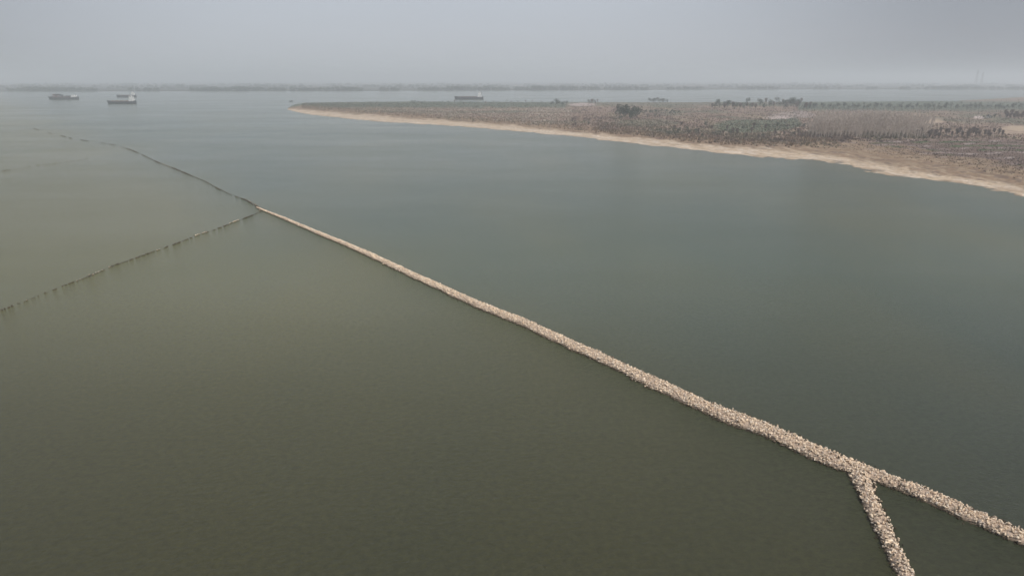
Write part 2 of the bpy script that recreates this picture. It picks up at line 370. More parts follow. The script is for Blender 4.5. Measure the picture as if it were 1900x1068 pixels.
def twiggy(seed, h, wd, n, base=0.15, upright=0.5, thick=0.12):
    """bare crown: limbs and many thin tapering twigs"""
    r = np.random.default_rng(seed); V = []; Fc = []
    def sliver(p, q, t):
        p = np.array(p); q = np.array(q); dd = q - p; s = np.cross(dd, r.normal(size=3)); s = s / (np.linalg.norm(s) + 1e-6) * t
        b = len(V); V.extend([p - s, p + s, q]); Fc.append((b, b + 1, b + 2))
    for i in range(n):
        z0 = h * (base + (0.95 - base) * r.random() ** 0.8); a = r.uniform(0, 6.283)
        prof = math.sin(min(1, (z0 / h - base) / (1 - base) * 1.0 + .12) * 3.05) ** .6 if z0 / h > base else .3
        L = wd * .5 * max(prof, .15) * r.uniform(.6, 1.1)
        q = (math.cos(a) * L, math.sin(a) * L, min(h * 1.02, z0 + L * upright * 2 * r.uniform(.6, 1.3)))
        p = (math.cos(a) * L * .1, math.sin(a) * L * .1, z0)
        sliver(p, q, thick * 1.2)
        for k in range(3):
            f = r.uniform(.35, .95); m_ = [p[j] + (q[j] - p[j]) * f for j in range(3)]
            e = [m_[0] + r.normal() * wd * .1, m_[1] + r.normal() * wd * .1, min(h * 1.04, m_[2] + wd * .22 * r.uniform(.4, 1.4))]
            sliver(m_, e, thick)
    return np.array(V), np.array(Fc)
def trunk_mb(seed, h, r0):
    r = random.Random(seed); m = MB(); p = Vector((0, 0, -0.6)); n = 4
    for i in range(n):
        q = Vector((r.uniform(-.15, .15) * (i + 1), r.uniform(-.15, .15) * (i + 1), h * (i + 1) / n)); m.tube(p, q, r0 * (1 - .8 * i / n), r0 * (1 - .8 * (i + 1) / n), 5)
        if i:
            for k in range(2):
                a = r.uniform(0, 6.28); m.tube(q, q + Vector((math.cos(a) * h * .16, math.sin(a) * h * .16, h * .14)), r0 * .35, r0 * .1, 4)
        p = q
    return m
def joinVF(parts):
    V = []; Fs = []; o = 0
    for v, f in parts: V.append(v); Fs.append(f + o); o += len(v)
    return np.concatenate(V), np.concatenate(Fs)
def tri_trunk(seed, h, r0):
    m = trunk_mb(seed, h, r0); V = np.array(m.v); T = []
    for f in m.f:
        for i in range(1, len(f) - 1): T.append((f[0], f[i], f[i + 1]))
    return V, np.array(T)

# poplar: one slim mesh (too small in the picture to tell trunk from crown)
POP = []
for s in range(4):
    h = 17.5 + s * 0.7
    POP.append((joinVF([tri_trunk(40 + s, h * .93, 0.17), twiggy(50 + s, h, 4.6, 90, .22, .75, .11)])))
POPM = [mesh_np('poplar_tree', v, f, M['poplar']) for v, f in POP]
def land_at(px, py):
    p = gp(px, py); return p.x, p.y, float(ground_z(p.x, p.y))
# plantation block: rows of poplars in the picture between x 1495 and 1700
A = gp(1493, 262); B = gp(1722, 265); Cc = gp(1735, 232); D = gp(1512, 229)
cand = []
nr, nc = 44, 30
for j in range(nr):
    for i in range(nc):
        u = (i + .5) / nc; v = ((j + .5) / nr)
        a = A.lerp(B, u); b = D.lerp(Cc, u); p = a.lerp(b, v)
        edge = min(u * nc, (1 - u) * nc * .45, v * nr * .4) + 3.2 * (float(fbm(np.array(p.x / 14.), np.array(p.y / 22.), 3)) - .5) * 2; hf = float(fbm(np.array(p.x / 25.), np.array(p.y / 40.), 3))
        if random.random() < .08 + (.6 if edge < 1.2 else .3 if edge < 2.4 else 0): continue
        cand.append((p.x + random.uniform(-.8, .8), p.y + random.uniform(-1.6, 1.6), random.uniform(.84, 1.06) * (.72 + .5 * hf) * (.7 if edge < 1.2 else .86 if edge < 2.4 else 1), random.randrange(4)))
cand.sort(key=lambda c: c[1])
for k, (x, y, s, t) in enumerate(cand[:290]):
    o = link('poplar_tree', POPM[t], loc=(x, y, float(ground_z(x, y)) - .1), rz=random.uniform(0, 6.28)); o.scale = (s * 1.05, s * 1.05, s * random.uniform(.94, 1.05))
    tag(o, 'bare pale poplar in the front rows of the dense plantation on the island', 'tree', 'poplars in the front rows of the plantation')
def scatter_mesh(name, protos, places, m, cols=None):
    Vs, Fs, Cs, o = [], [], [], 0
    for x, y, z, s, t, rz, c in places:
        v, f = protos[t]; ca, sa = math.cos(rz), math.sin(rz)
        w_ = v * s; Vs.append(np.stack([w_[:, 0] * ca - w_[:, 1] * sa + x, w_[:, 0] * sa + w_[:, 1] * ca + y, w_[:, 2] + z], 1)); Fs.append(f + o); o += len(v)
        if c is not None: Cs.append(np.tile(c, (len(v), 1)))
    return mesh_np(name, np.concatenate(Vs), np.concatenate(Fs), m, np.concatenate(Cs) if Cs else None)
lite = [joinVF([tri_trunk(60 + s, 16, .16), twiggy(70 + s, 17.8, 4.6, 50, .3, .75, .16)]) for s in range(3)]
tag(link('poplar_wood', scatter_mesh('poplar_wood', lite, [(x, y, float(ground_z(x, y)) - .1, s, t % 3, random.uniform(0, 6.28), None) for x, y, s, t in cand[290:]], M['poplar'])),
    'deeper rows of the bare poplar plantation seen as one pale mass', 'woodland', kind='stuff')

# larger single trees: trunk + crown
def tree_proto(kind, seed, h):
    tm = trunk_mb(seed, h * .7, .22).mesh('trunk', M['bark'])
    if kind == 'evergreen_tree': v, f = leafy(seed, h, h * .75, 330, base=.12, size=h * .075); m = M['leaf']
    elif kind == 'grey_green_tree': v, f = leafy(seed, h, h * .85, 240, base=.15, size=h * .075); m = M['olive']
    else: v, f = twiggy(seed, h, h * .62, 130, .2, .6, .12); m = M['twig']
    return tm, mesh_np('crown', v, f, m)
PR = {k: [tree_proto(k, 100 + 10 * i + j, 10.0) for j in range(3)] for i, k in enumerate(('evergreen_tree', 'grey_green_tree', 'bare_tree'))}
def tree(kind, px, py, hm, label, group):
    x, y, z = land_at(px, py)
    tm, cm_ = random.choice(PR[kind]); s = hm / 10
    e = link(kind, None, loc=(x, y, z), rz=random.uniform(0, 6.28)); e.empty_display_size = 1; e.scale = (s * random.uniform(.9, 1.15), s * random.uniform(.9, 1.15), s)
    link('trunk', tm, e); link('crown', cm_, e)
    tag(e, label, 'tree', group)
def grove(kinds, n, x0, x1, y0, y1, h0, h1, label, group):
    for i in range(n):
        px = x0 + (x1 - x0) * (i + random.uniform(.1, .9)) / n
        tree(random.choice(kinds), px, random.uniform(y0, y1), random.uniform(h0, h1), label, group)
E, G_, Bt = 'evergreen_tree', 'grey_green_tree', 'bare_tree'
grove([E, E, G_], 10, 1146, 1186, 219, 227, 13, 21, 'tree in the tight dark clump left of centre on the island', 'trees of the dark clump on the island')
grove([E, G_], 12, 1190, 1262, 211, 215, 4.5, 7, 'low tree in the dark row running right from the dark clump', 'low trees in the dark row')
grove([G_, E], 9, 1203, 1238, 190.5, 193, 8, 13, 'tree on the far edge of the island above the dark row', 'far edge trees above the dark row')
grove([G_, E], 7, 1024, 1054, 193, 198, 7, 13, 'tree of the hazy clump on the island far edge left of the grove', 'hazy far edge clump')
grove([G_, Bt], 5, 1090, 1112, 191, 196, 7, 12, 'tree of the small gap-toothed pair of clumps on the far edge', 'small far edge clump')
grove([G_, E, Bt], 44, 1318, 1505, 194, 206, 9, 15.5, 'tree of the wide bluish grove left of and behind the plantation', 'trees of the wide grove')
grove([E], 7, 1450, 1482, 196, 201, 13, 17, 'tall dark evergreen of the grove just left of the plantation', 'tall evergreens of the grove')
grove([E, E, G_], 62, 1500, 1905, 201, 206, 7, 10.5, 'dark evergreen of the long belt behind the plantation', 'evergreens of the long belt')
grove([G_, E], 26, 1560, 1910, 195, 198, 4, 7, 'hazy tree of the second belt near the far edge of the island', 'hazy trees of the second belt')
grove([G_, E], 22, 560, 760, 195, 200, 2.5, 5, 'low hazy bush on the narrow left tip of the island', 'bushes on the left tip of the island')
grove([G_, E], 5, 762, 790, 191, 196, 5, 9, 'tree of the small clump on the left part of the island', 'small clump on the left part of the island')
grove([G_, Bt], 22, 800, 1010, 190.5, 198, 3.5, 7, 'low tree along the far edge of the island behind the moored ship', 'low far edge trees on the left of the island')
grove([Bt], 14, 1862, 1903, 217, 228, 8, 12, 'bare tree at the right edge of the photo on the island', 'bare trees at the right edge')
grove([E], 6, 1822, 1856, 219, 224, 4, 6, 'round green bush beside the small white hut', 'green bushes round the hut')
grove([Bt], 26, 1690, 1860, 252, 264, 6, 9.5, 'bare young tree in the brown scrub right of the plantation', 'bare young trees right of the plantation')
grove([Bt, Bt, G_], 34, 1240, 1492, 236, 262, 4.5, 7.5, 'bare young tree in the brown scrub left of the plantation', 'bare young trees left of the plantation')
grove([Bt, G_], 16, 1040, 1230, 222, 240, 3.5, 6.5, 'bare young tree in the scrub on the middle of the island', 'bare young trees mid island')

# scrub, reeds, grass: nobody could count them
def tuft(seed, n=9):
    r = np.random.default_rng(seed); V = []; Fc = []
    for i in range(n):
        a = r.uniform(0, 6.283); rr = r.uniform(0, .45); bx, by = math.cos(a) * rr, math.sin(a) * rr
        t = r.uniform(0, 3.14); wd = r.uniform(.1, .22); hh = r.uniform(.55, 1.0); ln = .35
        V += [(bx - math.cos(t) * wd, by - math.sin(t) * wd, -.15), (bx + math.cos(t) * wd, by + math.sin(t) * wd, -.15), (bx + math.cos(a) * ln * r.random(), by + math.sin(a) * ln * r.random(), hh)]
        Fc.append((3 * i, 3 * i + 1, 3 * i + 2))
    return np.array(V), np.array(Fc)
TF = [tuft(s) for s in range(6)]
places = []
tries = 0
while len(places) < 46000 and tries < 190000:
    tries += 1
    px = random.uniform(560, 2000); top, bot = float(lerp_tab(FAR, px)) + 1, float(lerp_tab(BEACH, px)); bot += .3 * max(0., float(lerp_tab(SHORE, px)) - bot) * random.random()
    if bot - top < 1: continue
    py = top + (bot - top) * random.random()
    x, y = gpn(px, py); x, y = float(x), float(y)
    j = int(np.clip(math.log(y / ys[0]) / math.log(1.0036), 0, ny - 1)); i = int(np.clip((x / y - us[0]) / 0.0021, 0, nx - 1))
    if Z[j, i] < .8: continue
    pxx = int(px); na = nA[j, i]; nb = nB[j, i]
    furz = py > 262 and px > 1560
    if furz and random.random() < .3: continue
    if 1706 < px < 1750 and 221 < py < 233: continue
    if px > 1856 and 237 < py < 253: continue
    dens = .35 + 1.3 * (nb - .35) + .3
    if random.random() > dens: continue
    c = np.array(col[j, i])
    rnd = random.random()
    if na > .55: c = c * .5 + np.array((0.13, 0.135, 0.09)) * .5
    if rnd < .7: c = c * random.uniform(.75, 1.05)
    elif rnd < .85: c = c * .4 + np.array((0.22, 0.18, 0.16)) * random.uniform(.6, 1.1)
    else: c = np.array((0.36, 0.30, 0.23)) * random.uniform(.6, 1.1)
    s = random.uniform(.8, 1.9) * (.55 if furz else 1.05)
    if furz: c = np.array(col[j, i]) * random.uniform(.5, .95)
    if 1100 < px < 1500 and py > bot - 18: s *= 1.45
    if 1480 < px < 1720 and 250 < py < 268: s *= 1.8
    places.append((x, y, float(Z[j, i]), s, random.randrange(6), random.uniform(0, 6.28), c))
tag(link('scrub', scatter_mesh('scrub', TF, places, M['veg'])), 'dry brown scrub and reeds covering the island behind its beach', 'scrub', kind='stuff')

# far bank tree line
fp = []
clump = [leafy(300 + s, 10, 11, 34, base=.05, size=2.2) for s in range(4)]
for off0, off1, cnt, thr, big in ((15, 60, 2600, .36, 1.35), (700, 1000, 900, .46, 1.2), (1500, 2000, 1500, .40, 1.5), (3300, 4300, 1200, .38, 1.8)):
    for k in range(cnt):
        px = random.uniform(-450, 2400); off = random.uniform(off0, off1)
        x, y = gpn(px, far_edge(px)); y0 = float(y) + off; x = float(x) * y0 / float(y)
        dn = float(fbm(np.array(px / 45.), np.array(off0 * .001 + 3.), 3))
        if dn < thr: continue
        fp.append((x, y0, 1.5, random.uniform(.75, 1.2) * (.7 + dn) * big, k % 4, random.uniform(0, 6.28), None))
tag(link('far_treeline', scatter_mesh('far_treeline', clump, fp, M['leaf'])), 'hazy strip of trees along the far river bank', 'tree line', kind='stuff')

# ------------------------------------------------------------- rubble dikes
def ico():
    t = (1 + 5 ** .5) / 2
    v = np.array([(-1, t, 0), (1, t, 0), (-1, -t, 0), (1, -t, 0), (0, -1, t), (0, 1, t), (0, -1, -t), (0, 1, -t), (t, 0, -1), (t, 0, 1), (-t, 0, -1), (-t, 0, 1)], float)
    v /= np.linalg.norm(v[0])
    f = np.array([(0, 11, 5), (0, 5, 1), (0, 1, 7), (0, 7, 10), (0, 10, 11), (1, 5, 9), (5, 11, 4), (11, 10, 2), (10, 7, 6), (7, 1, 8), (3, 9, 4), (3, 4, 2), (3, 2, 6), (3, 6, 8), (3, 8, 9), (4, 9, 5), (2, 4, 11), (6, 2, 10), (8, 6, 7), (9, 8, 1)])
    return v, f
IV, IF = ico()
def stone_verts(n, r):
    """n angular stones, each its own jittered, squashed block"""
    V = IV[None] * (1 + r.uniform(-.28, .28, (n, 12, 1))) * r.uniform((.75, .6, .45), (1.3, 1.05, .85), (n, 3))[:, None]
    q = r.normal(size=(n, 4)); q /= np.linalg.norm(q, axis=1)[:, None]; a, b, c, d_ = q.T
    Rm = np.stack([1 - 2 * (c * c + d_ * d_), 2 * (b * c - a * d_), 2 * (b * d_ + a * c), 2 * (b * c + a * d_), 1 - 2 * (b * b + d_ * d_), 2 * (c * d_ - a * b),
                   2 * (b * d_ - a * c), 2 * (c * d_ + a * b), 1 - 2 * (b * b + c * c)], 1).reshape(n, 3, 3)
    return np.einsum('nij,nvj->nvi', Rm, V)
DRY = np.array([(0.74, 0.60, 0.45), (0.68, 0.54, 0.40), (0.78, 0.66, 0.52), (0.58, 0.45, 0.33), (0.70, 0.61, 0.51), (0.50, 0.42, 0.35)]); WET = np.array((0.055, 0.042, 0.028))
def stones_mesh(name, P, S, r, wetline=0.24, wetcol=None):
    wetcol = WET if wetcol is None else wetcol
    n = len(P); V = stone_verts(n, r) * S[:, None, None] + P[:, None]
    c = DRY[r.integers(0, len(DRY), n)] * r.uniform(.86, 1.15, (n, 1))
    c = np.repeat(c[:, None], 12, 1)
    wet = np.clip(1 - (V[..., 2] - wetline) / .12, 0, 1)[..., None]
    c = c * (1 - wet) + wetcol * wet
    Fc = (IF[None] + (np.arange(n) * 12)[:, None, None]).reshape(-1, 3)
    return mesh_np(name, V.reshape(-1, 3), Fc, M['stone'], c.reshape(-1, 3))
def resample(pts, step):
    P = np.array([gp(*p)[:2] for p in pts]); s = np.concatenate([[0], np.cumsum(np.linalg.norm(np.diff(P, axis=0), axis=1))])
    t = np.arange(0, s[-1], step); return np.stack([np.interp(t, s, P[:, 0]), np.interp(t, s, P[:, 1])], 1), t, s
def dike(pts, halfw, crest, label, near=None, dens=15.0, seed=5, taper=False):
    """pts in picture places along the middle of the crest; halfw metres at the water line"""
    r = np.random.default_rng(seed); Pc, t, s = resample(pts, 1.0)
    hw = np.interp(t, s, halfw) ; tang = np.gradient(Pc, axis=0); tang /= np.linalg.norm(tang, axis=1)[:, None]; nrm = np.stack([-tang[:, 1], tang[:, 0]], 1)
    wv = 1 + (fbm(t / 4.0 + seed, t * 0, 3) - .5) * .5; wv2 = 1 + (fbm(t / 4.0 + seed + 50, t * 0, 3) - .5) * .5
    e = link('rock_dike', None); e.empty_display_size = 1; c0 = Pc[len(Pc) // 2]; e.location = (c0[0], c0[1], 0); tag(e, label, 'dike')
    off = np.array((c0[0], c0[1], 0.0))
    # core mound
    prof = [(-1.25, -.35), (-1, -.02), (-.55, crest * .8), (-.3, crest), (.3, crest), (.55, crest * .8), (1, -.02), (1.25, -.35)]
    Vm = []
    for a, z in prof:
        k = np.where(a < 0, wv2, wv) * hw * a * .93
        Vm.append(np.concatenate([Pc + nrm * k[:, None], np.full((len(Pc), 1), z * .72)], 1))
    Vm = np.stack(Vm, 1); n = len(Pc); idx = np.arange(n * len(prof)).reshape(n, len(prof))
    Fm = np.stack([idx[:-1, :-1], idx[:-1, 1:], idx[1:, 1:], idx[1:, :-1]], -1).reshape(-1, 4)
    zz = Vm[..., 2].reshape(-1, 1); cm2 = np.where(zz > .15, np.array((0.42, 0.33, 0.26)), WET)
    link('mound', mesh_np('mound', Vm.reshape(-1, 3) - off, Fm, M['stone'], cm2), e)
    # rubble
    seg = np.clip(hw, .5, 9) * 2; cnt = r.poisson(seg * dens); ii = np.repeat(np.arange(n), cnt); N_ = len(ii)
    a = r.uniform(-1.08, 1.08, N_) ; 
    stray = r.random(N_) < .05; a[stray] *= 1.2
    k = np.where(a < 0, wv2[ii], wv[ii]) * hw[ii] * a
    P2 = Pc[ii] + nrm[ii] * k[:, None] + tang[ii] * r.uniform(-.6, .6, (N_, 1))
    lowc = np.interp(s_ii := t[ii], [0, 12, 40], [.45, .7, 1.0]) if taper else 1.0
    zz = lowc * np.interp(np.abs(a), [0, .3, .55, 1, 1.3], [crest, crest, crest * .8, 0.02, -.1]) + r.normal(0, .07, N_)
    dist = np.linalg.norm(P2, axis=1); stray2 = r.random(N_) < .02; zz[stray2] = .04; P2[stray2] += nrm[ii[stray2]] * (np.sign(a[stray2]) * r.uniform(0, .9, stray2.sum()))[:, None]
    S = np.clip(r.lognormal(math.log(.12), .38, N_), .06, .36) * np.interp(dist, [70, 320], [1, 1.4])
    P3 = np.concatenate([P2, zz[:, None]], 1) - off
    tag(link('rubble', stones_mesh('rubble', P3, S, r), e), kind='stuff')
    if near:
        sh = [stones_mesh('stone', np.array([(0, 0, .5)]), np.array([1.0]), np.random.default_rng(900 + q)) for q in range(10)]
        for me in sh:
            co = np.empty(36, np.float32); me.vertices.foreach_get('co', co); co = co.reshape(-1, 3); co[:, 2] -= .5; me.vertices.foreach_set('co', co.ravel()); me.update()
        n0, n1, num = near
        for q in range(num):
            i = int(r.uniform(n0, n1) * (n - 1)); a = r.uniform(-1.02, 1.02); k = (wv2[i] if a < 0 else wv[i]) * hw[i] * a
            p = Pc[i] + nrm[i] * k + tang[i] * r.uniform(-.5, .5); z = np.interp(abs(a), [0, .3, .55, 1.1], [crest, crest, crest * .8, 0.05]) + .12
            o = link('stone', sh[q % 10], e, loc=(p[0] - off[0], p[1] - off[1], z)); o.rotation_euler = tuple(r.uniform(0, 6.28, 3)); sc_ = r.uniform(.19, .3); o.scale = (sc_,) * 3
    return Pc
MAIN = [(476, 385), (490, 391), (520, 403), (560, 420), (600, 437), (640, 453), (680, 470), (720, 489), (760, 508), (800, 526), (840, 544), (880, 562), (920, 579), (960, 594), (1000, 612), (1040, 631), (1080, 649), (1120, 667),
        (1160, 686), (1200, 704), (1240, 722), (1280, 741), (1320, 759), (1360, 776), (1400, 790), (1440, 806), (1480, 824), (1520, 842), (1560, 859), (1590, 870), (1640, 888), (1700, 911), (1760, 937), (1820, 965), (1880, 991), (1960, 1026), (2080, 1080)]
# vertical thickness in picture rows -> half width across the line of the dike
THICK = [(476, 2.6), (500, 4), (560, 6.5), (640, 9.5), (720, 13.5), (800, 16), (880, 19), (960, 21), (1040, 24), (1120, 27), (1200, 30), (1280, 33), (1360, 36), (1440, 36), (1560, 42), (1640, 31), (1700, 32), (1880, 36), (2080, 40)]
def half_widths(pts, thick, vertical=True):
    out = []
    for i, (px, py) in enumerate(pts):
        th = float(lerp_tab(thick, px if vertical else py)) / 2
        a, b = (gp(px, py - th), gp(px, py + th)) if vertical else (gp(px - th, py), gp(px + th, py))
        p, q = gp(*pts[max(0, i - 1)]), gp(*pts[min(len(pts) - 1, i + 1)]); t = (q - p).normalized(); nn = Vector((-t.y, t.x, 0))
        out.append(abs((a - b).dot(nn)) / 2)
    return out
mw = [q * .8 for q in half_widths(MAIN, THICK)]
dike(MAIN, mw, 0.65, 'long straight pale rubble dike crossing the river from centre left to the lower right', near=(.80, .985, 190), seed=5, taper=True)
BR = [(1588, 868), (1598, 892), (1612, 925), (1628, 960), (1646, 998), (1664, 1034), (1682, 1068), (1702, 1108), (1728, 1158)]
bwid = half_widths(BR, [(868, 34), (900, 38), (1000, 38), (1068, 40), (1158, 44)], False); bwid[0] *= 1.3; bwid[1] *= 1.2; bwid = [q * .9 for q in bwid]
dike(BR, bwid, 0.65, 'short pale rubble dike branching towards the bottom edge near the lower right corner', near=(.02, .78, 130), seed=8)

# the lines where the crest of a drowned dike only just breaks the surface
def drowned(pts, hw, runs, label, seed, pale=0.0, thin=(0, 0)):
    runs = runs + [(x, x - 5 - (x * 37) % 9, .3 + .06 * ((x * 13) % 7), .8, .2 + .02 * ((x * 29) % 5)) for x in range(max(thin), min(thin), -13)] if thin != (0, 0) else runs
    r = np.random.default_rng(seed); Pc, t, s = resample(pts, .5); n = len(Pc)
    e = link('drowned_rock_dike', None); e.empty_display_size = 1; c0 = Pc[n // 2]; e.location = (c0[0], c0[1], 0); tag(e, label, 'dike'); off = np.array((c0[0], c0[1], 0.))
    px = np.array([project(p[0], p[1])[0] for p in Pc])
    tang = np.gradient(Pc, axis=0); tang /= np.linalg.norm(tang, axis=1)[:, None]; nrm = np.stack([-tang[:, 1], tang[:, 0]], 1)
    for x0, x1, dens, wd, hgt in runs:
        wd *= .5; dens *= .85
        ii = np.where((px >= min(x0, x1)) & (px <= max(x0, x1)))[0]
        if len(ii) == 0: continue
        cnt = max(5, int(len(ii) * .5 * dens * wd)); k = r.choice(ii, cnt)
        a = r.normal(0, wd * .45, cnt); P2 = Pc[k] + nrm[k] * a[:, None] + tang[k] * r.uniform(-.4, .4, (cnt, 1))
        z = hgt * .7 * np.exp(-(a / wd) ** 2) - .16 + r.normal(0, .06, cnt)
        P3 = np.concatenate([P2, z[:, None]], 1) - off; S = r.uniform(.18, .36, cnt)
        link('stone_clump', stones_mesh('stone_clump', P3, S, r, wetline=.6 if r.random() > pale else .2, wetcol=np.array((0.085, 0.07, 0.052))), e)['kind'] = 'stuff'
L1 = [(486, 389), (470, 379), (455, 371), (430, 362), (404, 350), (380, 336), (345, 322), (327, 314), (290, 300), (262, 286), (240, 277), (208, 268), (158, 261), (128, 256), (118, 253), (92, 247), (60, 238)]
drowned(L1, 1.5, [(486, 452, 4.5, 1.7, .75), (452, 434, 2.5, 1.1, .32), (430, 414, 2.2, 1.0, .32), (409, 399, 5, 1.7, .42), (396, 372, 2.5, 1.1, .32), (370, 353, 2, 1.1, .3), (352, 338, 5, 1.8, .45), (334, 320, 5, 1.9, .45), (318, 300, 2.6, 1.3, .32), (297, 286, 4.5, 1.8, .42), (284, 262, 2.2, 1.3, .3), (256, 234, 3, 1.8, .36),
    (213, 202, 2.4, 1.8, .34), (196, 186, 1.6, 1.8, .3), (163, 150, 4, 2.2, .42), (133, 128, 4, 2.2, .42), (121, 113, 4, 2.2, .42), (95, 90, 3, 2.2, .36), (72, 62, 3, 2.4, .4)],
    'dark broken line of nearly drowned stones running up left from the dike junction', 21, .12, thin=(200, 480))
L2 = [(488, 391), (470, 399), (455, 405), (436, 411), (420, 418), (400, 426), (370, 435), (330, 451), (310, 458), (268, 473), (235, 485), (210, 493), (165, 513), (118, 530), (70, 549), (25, 567), (-40, 592)]
drowned(L2, 1.3, [(488, 468, 3, 1.0, .42), (468, 446, 6, 1.2, .6), (445, 425, 6, 1.2, .5), (423, 414, 5, 1.1, .42), (411, 404, 5, 1.1, .42), (401, 395, 4, .9, .36), (383, 374, 6, 1.2, .5), (370, 361, 6, 1.2, .5), (347, 337, 4, .9, .4), (336, 322, 6, 1.1, .5), (312, 306, 5, 1, .42), (293, 284, 3, .8, .34), (275, 260, 6, 1.1, .48), (255, 240, 4, .8, .38),
    (236, 226, 5, .9, .42), (222, 206, 6, 1.2, .55), (186, 172, 4, .9, .5), (172, 160, 7, 1.3, .7), (158, 135, 2, .7, .3), (131, 113, 4.5, .8, .4), (108, 96, 1.2, 1, .22), (90, 78, .9, 1, .2), (72, 58, 1.2, 1, .22), (52, 42, .9, 1, .2), (36, 18, 4.5, .9, .42), (13, 4, 3, .7, .36)],
    'dark broken line of nearly drowned stones running down left from the dike junction', 22, .25, thin=(120, 480))
L3 = [(-20, 323), (15, 315), (45, 311), (60, 307), (95, 304), (120, 301), (150, 296), (165, 293)]
drowned(L3, 1.3, [(10, 18, 1.6, 1.2, .3), (90, 104, 1.8, 1.2, .32)], 'faint broken line of drowned stones at the far left edge', 23, thin=(5, 165))

